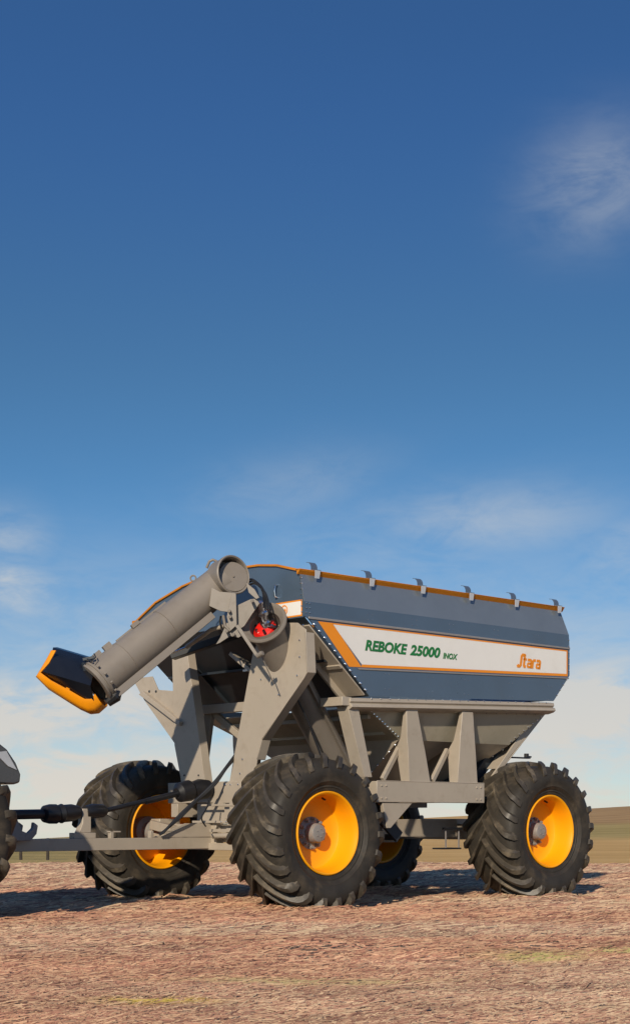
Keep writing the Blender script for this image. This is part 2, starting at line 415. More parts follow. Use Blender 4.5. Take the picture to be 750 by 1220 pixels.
def wheel(u, v, flip, phase):
    e = empty('wheel', (u-ROOT[0], v-ROOT[1], HUB), 0, cart)
    b = tyre_mesh(phase, RT/.95)
    b.v = [(x, y*(1+.10*max(0, (-.62-z))/.3), max(z, -HUB-.034)) for x, y, z in b.v]
    b.build('tyre', ['tyre', 'tread'], e, (0, 0, 0), sharp=38)
    s_ = -1 if not flip else 1
    b = MB()   # rim: outboard lip, deep barrel, dished disc, inboard barrel
    b.lathe([(.468, .315), (.495, .362), (.507, .372), (.507, .384), (.495, .392), (.480, .384), (.466, .355), (.455, .31), (.445, .22), (.438, .14), (.43, .11), (.405, .09), (.33, .075), (.22, .07), (.19, .07), (.05, .07),
             ], (0, 0, 0), (0, s_, 0), 64)
    b.lathe([(.05, .045), (.19, .045), (.33, .05), (.41, .06), (.435, -.02), (.44, -.22), (.455, -.31), (.466, -.355), (.480, -.384), (.495, -.392), (.507, -.384), (.507, -.372), (.468, -.315)], (0, 0, 0), (0, s_, 0), 64)
    # valve
    b.tube([(.02, s_*.25, .425), (.03, s_*.30, .40)], .012, 8, 1)
    b.build('rim', ['yellow', 'rubber'], e, (0, 0, 0), sharp=30)
    b = MB()
    b.lathe([(.20, .065), (.20, .08), (.165, .082), (.155, .09), (.122, .10), (.118, .20), (.105, .225), (.085, .232), (.03, .235), (.0, .235)], (0, 0, 0), (0, s_, 0), 32)
    b.lathe([(.21, .05), (.21, -.08), (.15, -.12), (.13, -.36), (.0, -.36)], (0, 0, 0), (0, s_, 0), 24)
    for k in range(10):
        a_ = k*math.pi/5+.2
        b.tube([(.172*math.cos(a_), s_*.07, .172*math.sin(a_)), (.172*math.cos(a_), s_*.135, .172*math.sin(a_))], .017, 8)
        b.tube([(.172*math.cos(a_), s_*.075, .172*math.sin(a_)), (.172*math.cos(a_), s_*.105, .172*math.sin(a_))], .027, 6)
    for k in range(5):
        a_ = k*math.pi*.4
        b.bolt((.05*math.cos(a_), s_*.234, .05*math.sin(a_)), (0, s_, 0), .008)
    b.build('hub', 'grey', e, (0, 0, 0), sharp=30)
for args in ((0, 0, False, .05), (4.2, 0, False, .17), (0, 3.3, True, .11), (4.2, 3.3, True, .02)): wheel(*args)

# --- hopper
VN = -.09; FU = -.12
hp = MB()
t_ = .016
strip = [(-.12, 4.10, 0), (4.87, 4.10, 0), (4.97, 3.73, VN), (-.12, 3.73, VN)]
hp.prism([(u, v, z) for u, z, v in strip], (0, t_, 0), 2)
hp.prism([(-.12, VN, 3.73), (4.97, VN, 3.73), (4.985, VN, 3.54), (4.985, VN, 3.15), (4.64, VN, 2.78), (4.62, VN, 2.765), (.985, VN, 2.64), (-.06, VN, 3.53), (-.12, VN, 3.55)], (0, t_, 0))
# far side
hp.prism([(-.12, 3.40, 3.62), (4.97, 3.40, 3.62), (4.97, 3.40, 3.15), (4.64, 3.40, 2.78), (.985, 3.40, 2.64), (-.06, 3.40, 3.53)], (0, -t_, 0))
hp.prism([(-.12, 3.31, 3.80), (4.87, 3.31, 4.10), (4.97, 3.40, 3.62), (-.12, 3.40, 3.62)], (0, -t_, 0))
# rear wall
hp.prism([(4.97, VN+.02, 3.73), (4.97, 3.38, 3.73), (4.87, 3.30, 4.10), (4.87, .02, 4.10)], (-t_, 0, 0))
hp.prism([(4.98, VN+.02, 3.15), (4.98, 3.38, 3.15), (4.965, 3.38, 3.728), (4.965, VN+.02, 3.728)], (-t_, 0, 0))
hp.prism([(4.97, VN+.02, 3.145), (4.97, 3.38, 3.145), (4.63, 3.38, 2.775), (4.63, VN+.02, 2.775)], (-t_, 0, .012))
# bolts along the bent edges
def row(mb, p0, p1, n, nr, m, r=.011):
    for i in range(n):
        mb.bolt(Vector(p0).lerp(Vector(p1), (i+.5)/n), nr, r, m)
for off in (0, .055):
    row(hp, (-.095+off, VN, 3.57), (-.095+off, VN, 3.74), 3, (0, -1, 0), 1)
row(hp, (-.10, -.06, 3.78), (-.10, -.01, 4.06), 4, (0, -1, .2), 1)
row(hp, (.0, VN, 3.50), (.95, VN, 2.68), 11, (-.3, -1, 0), 1, .019)
row(hp, (4.962, VN, 3.18), (4.962, VN, 3.70), 6, (0, -1, 0), 1, .017)
row(hp, (4.95, VN, 3.13), (4.66, VN, 2.82), 4, (0, -1, 0), 1, .017)
for u in (.95, 1.75, 2.45, 3.35, 4.2):
    for du in (0, .08):
        for z in (3.60, 3.67): hp.bolt((u+du, VN, z), (0, -1, 0), .007, 1, .006)
        for z in (2.93, 2.74): hp.bolt((u+du+.3, VN, z+.02*u/2), (0, -1, 0), .007, 1, .006)
hopper = hp.build('hopper', ['blue', 'chrome', 'upper_strip'], cart)
# front wall (arched top)
fw = MB()
arch = [(0., 4.10), (.394, 4.205), (.75, 4.25), (1.12, 4.262), (1.7, 4.25), (2.316, 4.155), (2.9, 4.0), (3.31, 3.80)]
fw.prism([(FU, VN+.018, 3.73), (FU, VN+.018, 3.54), (FU, 3.38, 3.54), (FU, 3.38, 3.62)] + [(FU, v, z) for v, z in arch[::-1]], (t_, 0, 0))
fw.prism([(FU+.004, VN+.018, 3.537), (FU+.004, 3.38, 3.537), (.98, 3.38, 2.637), (.98, VN+.018, 2.637)], (.012, 0, .012), 2)  # front slope: the shadow on it is put into its dark colour
for v in (2.6,): fw.prism([(FU-.002, v-.02, 3.53), (FU-.002, v+.02, 3.53), (.9, v+.02, 2.70), (.9, v-.02, 2.70)], (-.03, 0, -.03), 2)
fw.beam((.42, .1, 3.06), (.42, 3.3, 3.06), .05, .03, 2)
row(fw, (FU-.001, -.05, 3.57), (FU-.001, -.02, 4.06), 7, (-1, 0, 0), 1, .010)
# small bolted hatch in the slope
hx = [(.40, 1.16, 3.03), (.40, 1.56, 3.03), (.66, 1.5, 2.82), (.66, 1.10, 2.82)]
fw.prism([(a-.012, b_, c-.012) for a, b_, c in hx], (-.012, 0, -.012), 2)
for i in range(4):
    p0, p1 = Vector(hx[i]), Vector(hx[(i+1) % 4]); row(fw, p0-Vector((.02, 0, .02)), p1-Vector((.02, 0, .02)), 3, (-1, 0, -1), 1, .012)
# grab handle
fw.tube([(FU, .395, 3.98), (FU-.05, .395, 3.965), (FU-.06, .395, 3.90), (FU-.05, .395, 3.835), (FU, .395, 3.82)], .011, 8, 1)
front_wall = fw.build('front_wall', ['blue', 'chrome', 'dark'], cart)

# rim rails
rr = MB()
rr.box((-.16, -.05, 4.116), (4.93, .03, 4.128)); rr.prism([(-.16, -.046, 4.115), (-.16, -.006, 4.062), (-.16, .010, 4.062), (-.16, .012, 4.115)], (5.09, 0, 0))
rr.build('rim_rail', 'rail', cart, bevel=.006)
fr = MB()
for (v0, z0), (v1, z1) in zip(arch[:-1], arch[1:]):
    fr.beam((FU+.0, v0-.004, z0+.012), (FU+.0, v1+.004, z1+.012), .05, .028)
fr.beam((FU, 3.31, 3.80), (FU, 3.40, 3.60), .05, .05); fr.box((FU-.02, 3.30, 3.60), (FU+.3, 3.42, 3.82))
fr.build('rim_rail', 'rail', cart, bevel=.005)
f2 = MB(); f2.beam((.2, 3.32, 3.83), (4.9, 3.32, 4.12), .07, .04); f2.beam((4.89, .04, 4.11), (4.89, 3.28, 4.11), .05, .035)
f2.build('rim_rail', 'rail', cart, bevel=.005)
# tarp hooks standing on the near rim
BRK = MB()
arc = [(-.03, .0), (-.032, .05), (-.045, .085), (-.075, .115), (-.12, .125)]
BRK.loft([[(-.06, y, z), (.06, y, z), (.06, y-.006, z+.006), (-.06, y-.006, z+.006)] for y, z in [(-q[0]-.03, q[1]) for q in arc][::1]], 0)
BRK.prism([(-.055, -.072, -.12), (.025, -.072, -.12), (.05, -.072, -.004), (-.055, -.072, -.004)], (0, .006, 0), 1)
BRK.box((-.06, -.07, -.004), (.06, .03, .006), 0)
proto = None
for i in range(6):
    u = .12+.935*i
    if proto is None:
        proto = BRK.build('tarp_hook', ['galv', 'zinc'], cart, (0, 0, 0)); o = proto
    else:
        o = proto.copy(); COL.objects.link(o); o.parent = cart
    o.location = (u-ROOT[0], .0-ROOT[1], 4.132); o.scale = (.85, 1, .86)
# seams and decals of the near side
sb = MB()
sb.box((-.06, VN-.018, 3.520), (4.98, VN, 3.548)); sb.prism([(.79, VN-.012, 2.958), (4.96, VN-.012, 3.098), (4.96, VN-.012, 3.118), (.77, VN-.012, 2.978)], (0, .012, 0))
sb.build('seam_strip', 'bead', hopper, bevel=.005)
def bot(u): return 2.985+(u-.6)*(3.135-2.985)/(4.93-.6)
dc = MB()
dv = VN-.004
def quad(pts, m, v=dv, th=.003): dc.prism([(u, v, z) for u, z in pts], (0, th, 0), m)
quad([(.345, 3.487), (4.91, 3.487), (4.91, bot(4.91)+.035), (.845, bot(.845)+.035)], 0)
quad([(.10, 3.505), (.34, 3.505), (.84, bot(.84)), (.625, bot(.625))], 1)
quad([(.34, 3.505), (4.935, 3.505), (4.935, 3.488), (.345, 3.488)], 1)
quad([(.842, bot(.842)+.034), (4.911, bot(4.91)+.034), (4.935, bot(4.935)), (.841, bot(.841))], 1)
quad([(4.911, 3.4875), (4.935, 3.4875), (4.935, bot(4.935)+.001), (4.911, bot(4.91)+.0345)], 1)
dc.build('side_decal', ['white', 'film_orange'], hopper)
def lettering(body, u0, u1, z0, z1, mat, parent, plane=lambda u, z: (u, VN-.0085, z), shear=.22, offset=.042):
    cu = bpy.data.curves.new('lettering', 'FONT'); cu.body = body; cu.shear = shear; cu.offset = offset; cu.extrude = .0; cu.resolution_u = 4
    ob = bpy.data.objects.new('lettering', cu); COL.objects.link(ob)
    dg = bpy.context.evaluated_depsgraph_get(); m2 = bpy.data.meshes.new_from_object(ob.evaluated_get(dg))
    bpy.data.objects.remove(ob)
    co = np.array([v.co[:] for v in m2.vertices]); lo, hi = co.min(0), co.max(0)
    b = MB(); pts = [plane(u0+(c[0]-lo[0])/(hi[0]-lo[0])*(u1-u0), z0+(c[1]-lo[1])/(hi[1]-lo[1])*(z1-z0)) for c in co]
    b.add(pts, [tuple(pl.vertices) for pl in m2.polygons])
    return b.build('lettering', mat, parent)
lettering('REBOKE', .895, 1.655, 3.205, 3.345, 'green', hopper)
lettering('25000', 1.70, 2.275, 3.205, 3.345, 'green', hopper)
lettering('INOX', 2.325, 2.61, 3.205, 3.285, 'green', hopper)
st = MB()
def stroke(pts, wd, x0, y0, sx, sy):
    """flat band along a polyline, in letter units, leaning forward"""
    pts = [Vector((a, b_)) for a, b_ in pts]; L, Rr = [], []
    for i, q in enumerate(pts):
        d0 = (q-pts[i-1]).normalized() if i else (pts[1]-q).normalized()
        d1 = (pts[i+1]-q).normalized() if i < len(pts)-1 else d0
        d = (d0+d1).normalized(); nn_ = Vector((-d.y, d.x)); kk = 1/max(.5, nn_.dot(Vector((-d0.y, d0.x))))
        L.append(q+nn_*wd/2*kk); Rr.append(q-nn_*wd/2*kk)
    for i in range(len(pts)-1):
        P_ = [L[i], L[i+1], Rr[i+1], Rr[i]]
        st.add([(x0+(q.x+.16*q.y)*sx, VN-.0085, y0+q.y*sy) for q in P_], [(0, 1, 2, 3)])
sx_, sy_, x0_, y0_ = .212, .19, 3.86, 3.195
stroke([(-.17, .18), (-.10, .08), (.06, .08), (.15, .18), (.15, .82), (.24, .92), (.42, .92), (.48, .82)], .22, x0_, y0_, sx_, sy_)
stroke([(.47, .98), (.47, .18), (.54, .09), (.68, .09)], .21, x0_, y0_, sx_, sy_); stroke([(.34, .62), (.70, .62)], .16, x0_, y0_, sx_, sy_)
for ax in (.78, 1.68):
    stroke([(ax+.02, .60), (ax+.32, .60), (ax+.40, .52), (ax+.40, .0)], .20, x0_, y0_, sx_, sy_)
    stroke([(ax+.40, .35), (ax+.12, .35), (ax+.07, .30), (ax+.07, .14), (ax+.12, .08), (ax+.40, .08)], .16, x0_, y0_, sx_, sy_)
stroke([(1.35, .0), (1.35, .52), (1.42, .60), (1.62, .60)], .20, x0_, y0_, sx_, sy_)
st.build('lettering', 'film_orange', hopper)
# front decals: white plate, orange edge, round orange emblem
for v0, v1, em in ((-.05, .50, True), (2.85, 3.33, False)):
    fd = MB()
    def fq(a, b_, c, d, m, uu=FU-.004): fd.prism([(uu, a, c), (uu, b_, c), (uu, b_, d), (uu, a, d)], (.003, 0, 0), m)
    fq(v0+.018, v1-.018, 3.573, 3.737, 0)
    fq(v0, v1, 3.555, 3.5725, 1); fq(v0, v1, 3.7375, 3.755, 1); fq(v0, v0+.0175, 3.573, 3.737, 1); fq(v1-.0175, v1, 3.573, 3.737, 1)
    fdo = fd.build('front_decal', ['white', 'film_orange'], front_wall)
    if em:
        eb = MB(); cv, cz = .27, 3.655
        for k in range(20):
            a0, a1 = R(-70+k*14), R(-70+(k+1)*14)
            eb.add([(FU-.0085, cv-r_*math.cos(a_), cz+r_*math.sin(a_)) for a_, r_ in ((a0, .062), (a1, .062), (a1, .047), (a0, .047))], [(0, 1, 2, 3)])
        eb.add([(FU-.0085, cv+a_, cz+b_) for a_, b_ in ((.028, -.04), (-.02, -.045), (-.035, .0), (-.012, .022), (0, -.005), (.028, -.008))], [(0, 1, 2, 3, 4, 5)])
        eb.build('emblem', 'film_orange', front_wall)
# belt rail under the blue side
bl = MB()
sec = [(-.05, 2.635), (-.115, 2.625), (-.125, 2.585), (-.10, 2.565), (-.14, 2.55), (-.15, 2.515), (-.11, 2.49), (-.02, 2.47), (.03, 2.47), (.03, 2.63)]
bl.loft([[(u, v, z+dz_) for v, z in sec] for u, dz_ in ((.62, -.03), (4.60, .11))], 0)
row(bl, (.9, -.121, 2.607), (4.5, -.121, 2.735), 22, (0, -1, 0), 1, .009)
bl.build('belt_rail', ['taupe', 'chrome'], cart, bevel=.004)
b2 = MB(); b2.loft([[(u, 3.31-v, z+dz_) for v, z in sec] for u, dz_ in ((.62, -.03), (4.60, .11))], 0); b2.build('belt_rail', 'taupe', cart)

# lower funnel: two sumps
fb = MB()
def sheet(pts, m=0, th=.014):
    a, b_, c = (Vector(q) for q in pts[:3]); nn_ = (b_-a).cross(c-a).normalized()
    fb.prism(pts, nn_*th, m)
top = [(1.02, -.01), (4.57, -.01), (4.57, 3.31), (1.02, 3.31)]
mid = [(1.80, .20), (4.0, .20), (4.0, 3.10), (1.80, 3.10)]
zt = [2.50, 2.60, 2.60, 2.50]; zm = 2.135
T = [(a, b_, z) for (a, b_), z in zip(top, zt)]; Q = [(a, b_, zm) for a, b_ in mid]
for i in range(4):
    j = (i+1) % 4; sheet([T[i], T[j], Q[j], Q[i]], 0 if i != 3 else 0)
for u0, u1 in ((1.80, 2.9), (2.9, 4.0)):
    c0, c1 = u0+.34, u1-.34
    up = [(u0, .20, zm), (u1, .20, zm), (u1, 3.10, zm), (u0, 3.10, zm)]; dn = [(c0, 1.45, 1.38), (c1, 1.45, 1.38), (c1, 1.85, 1.38), (c0, 1.85, 1.38)]
    for i in range(4):
        j = (i+1) % 4; sheet([up[i], up[j], dn[j], dn[i]], 1)
    fb.prism(dn, (0, 0, -.12), 1)
row(fb, (1.08, .0, 2.47), (1.80, .19, 2.16), 11, (-.3, -1, -.6), 2, .014)
row(fb, (4.50, .0, 2.57), (3.98, .19, 2.16), 8, (0, -1, -.8), 2, .013)
row(fb, (1.81, .22, 2.11), (2.12, 1.4, 1.44), 8, (-.6, -1, -.6), 2, .013)
row(fb, (3.99, .22, 2.11), (3.68, 1.4, 1.44), 8, (.3, -1, -.6), 2, .014)
row(fb, (1.5, -.03, 2.485), (4.4, -.03, 2.565), 14, (0, -1, -.4), 2, .009)
# ribs across the front lower slope
fb.beam((1.18, .12, 2.40), (1.18, 3.1, 2.40), .05, .05); fb.beam((1.62, .3, 2.22), (1.62, 3.0, 2.22), .05, .05)
fb.build('funnel', ['olive', 'taupe', 'chrome'], cart, bevel=0)

# --- frame
def A(name, fn, mats='taupe', parent=None, bevel=.006, label=None):
    b = MB(); fn(b); o = b.build(name, mats, parent or cart, bevel=bevel)
    if label: o['label'] = label
    return o
for v in (-.12, 3.28):
    A('side_beam', lambda b: b.box((1.08, v, 1.31), (3.12, v+.14, 1.575)))
def post(b, ut0, ut1, ub0, ub1, s_=-1, base=0.):
    # tapered channel: near face, and a front face that widens into a gusset half way up
    lv = [(2.53, ut0, ut1, .05), (2.15, ut0+(ub0-ut0)*.4-.01, ut1+(ub1-ut1)*.4, .12), (1.98, ut0+(ub0-ut0)*.6, ut1+(ub1-ut1)*.6, .24), (1.90, ut0+(ub0-ut0)*.68, ut1+(ub1-ut1)*.68, .20), (1.577, ub0, ub1, .15)]
    rg = []
    for z, a, c, d in lv:
        y0, y1 = (base, base+d) if s_ < 0 else (base-d, base)
        rg.append([(a, y0, z), (c, y0, z), (c, y1, z), (a, y1, z)])
    b.loft(rg)
for (ut0, ut1, ub0, ub1) in ((1.63, 1.83, 1.68, 2.08), (2.70, 2.91, 2.60, 3.0)):
    A('support_post', lambda b: post(b, ut0, ut1, ub0, ub1, -1, -.105))
    A('support_post', lambda b: post(b, ut0, ut1, ub0, ub1, 1, 3.405))
    A('strut', lambda b: b.beam((ub0-.36, .02, 1.60), (ub0+.02, .10, 2.02), .05, .07))
for v, nrm_ in ((-.122, -1),):
    wb_ = MB()
    for (a0, a1) in ((1.68, 2.08), (2.60, 3.0)):
        wb_.tube([(a0, -.108, 1.579), (a1, -.108, 1.579)], .008, 6)
    wb_.tube([(1.085, -.118, 1.578), (3.115, -.118, 1.578)], .006, 6)
    for u in (1.16, 1.24, 2.96, 3.04):
        for z in (1.36, 1.52): wb_.bolt((u, v, z), (0, nrm_, 0), .012)
    wb_.build('weld_bead', 'taupe', cart)
# forward corner post
def fpost(b):
    b.prism([(.60, -.09, 2.50), (.78, -.09, 2.52), (1.03, -.09, 1.62), (.90, -.09, 1.62), (.78, -.09, 1.95)], (0, .02, 0))
    b.prism([(.60, -.09, 2.50), (.615, -.09, 2.50), (.905, -.09, 1.62), (.89, -.09, 1.62)], (0, .20, 0))
    b.prism([(.76, -.088, 2.52), (.78, -.088, 2.52), (1.03, -.088, 1.62), (1.012, -.088, 1.62)], (0, .12, 0))
A('corner_post', fpost)
def slope(b):
    d = Vector((1.04, 0, -.89)).normalized(); n_ = Vector((-.65, 0, -.76))
    p0, p1 = Vector((-.02, 0, 3.46)), Vector((.92, 0, 2.66))
    def pl(v0, v1, th, a=0., c=1.):
        q0, q1 = p0.lerp(p1, a), p0.lerp(p1, c)
        b.prism([(q0.x, v0, q0.z), (q0.x, v1, q0.z), (q1.x, v1, q1.z), (q1.x, v0, q1.z)], n_*th)
    pl(-.075, .30, .02); pl(.26, .30, .10, .05); pl(-.07, .30, .035, .55, .60)
    b.box((.50, -.10, 2.50), (.66, .30, 2.61))
A('slope_plate', slope)
# axles and bolster
def axle(b, u):
    b.box((u-.13, .42, .80), (u+.13, 2.88, 1.03)); b.box((u-.17, .36, .74), (u+.17, .56, 1.10)); b.box((u-.17, 2.74, .74), (u+.17, 2.94, 1.10))
A('axle', lambda b: axle(b, 0.)); A('axle', lambda b: axle(b, 4.2))
def frame(b):
    for v in (1.05, 2.25): b.box((-.3, v-.07, 1.12), (1.5, v+.07, 1.30))
    b.box((3.6, 1.5, .83), (4.75, 1.64, 1.10))
    b.box((-.18, .75, 1.305), (.18, 2.55, 1.575)); b.box((1.1, .0, 1.32), (1.3, 3.3, 1.5)); b.box((2.9, .0, 1.32), (3.1, 3.3, 1.5))
    b.box((-.16, 1.35, 1.035), (.16, 1.95, 1.30)); b.box((-.12, .9, 1.035), (.12, 1.2, 1.115))
    b.prism([(1.2, -.10, 1.305), (1.75, -.10, 1.305), (1.62, -.10, 1.2), (1.35, -.10, .98), (1.28, -.10, .98)], (0, .06, 0))
A('chassis', frame)
def trail(b):
    b.beam((1.1, .12, 1.36), (1.72, .12, .86), .05, .16); b.beam((1.72, .16, .86), (1.72, 3.1, .86), .05, .08)
A('suspension_arm', trail, 'dark')
A('rear_cross_beam', lambda b: b.prism([(2.2, .9, .86), (3.7, .9, .83), (3.7, .9, 1.10), (2.2, .9, 1.09)], (0, .12, 0)))
# step behind
def step(b):
    b.box((2.78, .30, .685), (3.12, .52, .705), 1); b.beam((2.82, .31, .70), (2.82, .31, .95), .012, .02, 0, (1, 0, 0)); b.beam((3.08, .31, .70), (3.08, .31, .95), .012, .02, 0, (1, 0, 0))
    b.box((2.78, .28, .95), (3.12, .34, .98), 1)
A('step', step, ['bead', 'rubber'], bevel=0)
# rear brace and lamp
A('rear_brace', lambda b: (b.prism([(4.62, .20, 2.66), (4.86, .20, 2.66), (4.0, .20, 1.95), (3.72, .20, 1.60), (3.55, .20, 1.60)], (0, .03, 0)), b.prism([(4.84, .20, 2.66), (4.87, .20, 2.66), (3.87, .20, 1.80), (3.84, .20, 1.80)], (0, .28, 0))))
A('shade_fill', lambda b: b.prism([(4.55, .5, 2.60), (4.0, .5, 2.12), (3.3, .5, 1.40), (3.45, .5, 1.36), (4.80, .5, 2.62)], (0, 2.3, 0)), 'dark')  # dark slab added to stand in for the shaded void behind the brace
A('lamp', lambda b: (b.box((4.02, .22, 1.955), (4.5, .29, 1.975)), b.tube([(4.47, .275, 1.975), (4.47, .275, 2.03)], .035, 10), b.tube([(4.5, .275, 1.99), (4.58, .275, 1.985)], .012, 6)), 'rubber')
# ladder and machinery between the sumps, in shade
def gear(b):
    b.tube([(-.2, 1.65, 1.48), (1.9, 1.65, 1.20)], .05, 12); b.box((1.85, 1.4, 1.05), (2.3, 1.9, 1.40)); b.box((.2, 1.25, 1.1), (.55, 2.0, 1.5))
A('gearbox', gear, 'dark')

# --- front portal: plate carrying the auger, far post
PU = -.05
def vz(px, py, u=PU-.10):
    """photo reading -> (v, z) on the plane of the portal, metres"""
    k = (px-375)/1850; bx, bz = VX+VS*u, VZ+VC*u
    v = (bx-k*bz)/(VC+k*VS); Zd = bz+VS*v
    return v, CAM_H+(977-py)*Zd/1850
def plate(b):
    out_ = [vz(*q) for q in ((301, 778), (318, 742), (354, 742), (364, 750), (366, 800), (362, 808), (312, 880), (306, 905), (302, 935), (272, 938))]
    b.prism([(PU-.10, v, z) for v, z in out_], (.016, 0, 0))
    # folded flange along the near edge
    eg = [vz(*q) for q in ((364, 753), (366, 801), (312, 882), (306, 905))]
    for (v0, z0), (v1, z1) in zip(eg[:-1], eg[1:]):
        b.prism([(PU-.10, v0, z0), (PU-.10, v1, z1), (PU-.10, v1+.014, z1-.006), (PU-.10, v0+.014, z0-.006)], (.14, 0, 0))
    for q in ((361, 745), (357, 763), (357, 783), (354, 805), (311, 810), (332, 828), (289, 905), (286, 922)):
        v, z = vz(*q); b.bolt((PU-.101, v, z), (-1, 0, 0), .014, 1)
    v, z = vz(293, 799); b.box((PU-.115, v-.03, z-.012), (PU-.10, v+.05, z+.012), 2)
A('auger_support_plate', plate, ['taupe', 'chrome', 'white'], bevel=.003)
def farpost(b):
    f0 = [vz(*q) for q in ((206, 775), (224, 775), (246, 936), (218, 936), (209, 888))]
    b.prism([(PU-.12, v, z) for v, z in f0], (.13, 0, 0))
    for q in ((221, 924), (238, 924)):
        v, z = vz(*q); b.bolt((PU-.121, v, z), (-1, 0, 0), .014, 1)
fp = A('front_post', farpost, ['taupe', 'dark'])
def wing(b):
    b.prism([(PU-.10, *vz(*q)) for q in ((160, 813), (164, 808), (181, 806), (188, 822), (208, 823.5), (208.5, 887), (172, 835), (167, 826))], (.02, 0, 0))
    e = [vz(*q) for q in ((170, 828), (174, 824), (219, 860), (218, 865))]
    b.prism([(PU-.17, *q) for q in e], (.07, 0, 0))
    for q in ((178, 824), (186, 824)):
        v, z = vz(*q); b.bolt((PU-.101, v, z), (-1, 0, 0), .02, 1)
A('auger_rest', wing, ['taupe', 'dark'], fp)
# braces behind the portal
def inner(b):
    b.beam((.30, .95, 2.56), (.30, 2.35, 2.56), .10, .12); b.beam((.34, 1.45, 2.50), (.10, 1.18, 1.60), .12, .10); b.beam((.36, 2.3, 2.55), (.36, 1.3, 1.95), .06, .09)
    b.beam((.34, 2.32, 2.50), (.10, 2.2, 1.60), .12, .10)
    b.beam((.02, .62, 2.72), (-.05, 1.32, 3.20), .05, .20, up=(-1, 0, .2))
A('portal_brace', inner)
# --- lower auger tube
LA = Vector((-.43, .30, 3.47)); LB = Vector((1.95, 1.0, 1.12)); LD = (LA-LB).normalized(); RN = (LD+Vector((-.676, -.737, -.1))*.5).normalized()
b = MB(); b.tube([LB, LA-LD*.04], .205, 40, caps=False)
sidev = LD.cross(Vector((0, 1, 0))).normalized(); vv = Vector((0, 1, 0)); vv = (vv-LD*vv.dot(LD)).normalized()
for s_ in (-1, 1):     # long seam flanges
    q0, q1 = LB+vv*s_*.225, LA-LD*.75+vv*s_*.225
    b.beam(q0, q1, .05, .025, 0, sidev)
for k in range(5):
    q = LB.lerp(LA, .45+.11*k); b.bolt(q-vv*.2-sidev*.03, -vv, .012, 1)
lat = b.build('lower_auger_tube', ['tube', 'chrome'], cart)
b = MB(); b.lathe([(.20, -.16), (.215, -.10), (.272, -.02), (.292, -.01), (.296, .02), (.282, .038), (.262, .03), (.243, .01), (.195, -.04), (.19, -.20), (.18, -.26), (.0, -.26)], LA, RN, 44)
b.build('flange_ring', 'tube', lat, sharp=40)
b = MB()    # drive coupling inside the mouth: red collar, bright shaft
c0 = LA-RN*.19
b.lathe([(.0, 0), (.15, 0), (.15, .05), (.11, .09), (.06, .10), (.0, .10)], c0+Vector((-.02, .02, 0)), RN, 24, 1)
b.prism([c0+vv*q[0]+sidev*q[1]+LD*.09 for q in ((-.19, -.02), (-.19, .02), (.19, .02), (.19, -.02))], LD*.02, 2)
b.lathe([(.075, .08), (.075, .14), (.05, .16), (.05, .22), (.07, .23), (.07, .27), (.045, .29), (.04, .36), (.05, .365), (.05, .40), (.0, .40)], c0, (LD+Vector((0, 0, .55))).normalized(), 12, 0)
for k in range(6):
    a_ = k*math.pi/3; q = c0+vv*.12*math.cos(a_)+sidev*.12*math.sin(a_)+LD*.08; b.tube([q, q+LD*.05], .02, 6, 0)
b.build('drive_coupling', ['chrome', 'red', 'rubber'], lat)

# --- upper auger tube, folded across the front
def PX(px, py, Zd):
    """photo reading at a chosen distance -> cart coordinates"""
    X = (px-375)/1850*Zd; a_, c_ = X-VX, Zd-VZ
    return Vector((VS*a_+VC*c_, -VC*a_+VS*c_, CAM_H+(977-py)*Zd/1850))
UA = PX(264, 694, 19.05); UB = PX(116, 813, 18.35); UD = (UB-UA).normalized()
NEAR = Vector((-.676, -.737, -.12)).normalized()      # roughly towards the photographer
b = MB(); b.tube([UA-UD*.02, UA+UD*.3, UA.lerp(UB, .75), UB], [.222, .225, .232, .236], 40, caps=False)
dn = UD.cross(NEAR).normalized()
if dn.z > 0: dn = -dn
fw_ = UD.cross(dn).normalized()
if fw_.dot(NEAR) < 0: fw_ = -fw_
q0, q1 = UA+UD*.42+dn*.245+fw_*.10, UB-UD*.05+dn*.255+fw_*.10
b.beam(q0, q1, .10, .085, 0, dn)
for k in (.46, .78): b.lathe([(.232, -.004), (.238, 0), (.232, .004)], UA.lerp(UB, k), UD, 40)
for k, h in ((.60, .05), (.82, .07), (.90, .06)):
    c = UA.lerp(UB, k)-dn*.25+fw_*.05; b.beam(c-UD*.05, c+UD*.06, .05, h, 0, dn)
c = UA.lerp(UB, .36)-dn*.235; b.beam(c, UA.lerp(UB, .75)-dn*.235, .02, .03, 0, dn)
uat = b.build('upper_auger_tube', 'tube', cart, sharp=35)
ON = Vector((-.06, -.95, .10)).normalized()   # the mouth looks towards the near rear
MO = PX(277, 685, 18.85)
b = MB(); b.lathe([(.225, -.22), (.228, -.06), (.24, -.03), (.243, .015), (.232, .028), (.218, .02), (.212, -.01), (.205, -.06), (.20, -.16), (.0, -.16)], MO, ON, 44)
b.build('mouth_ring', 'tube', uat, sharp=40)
b = MB()
u_ = ON.orthogonal().normalized(); r2 = ON.cross(u_)
b.lathe([(.0, .010), (.183, .010), (.188, .0), (.183, -.010), (.0, -.010)], MO-ON*.035+Vector((.035, .0, -.012)), (ON+Vector((-.30, 0, .05))).normalized(), 40)
b.bolt(MO-ON*.022+Vector((.03, .0, -.01)), ON, .014)
b.build('bearing_plate', 'tube', uat)
b = MB()
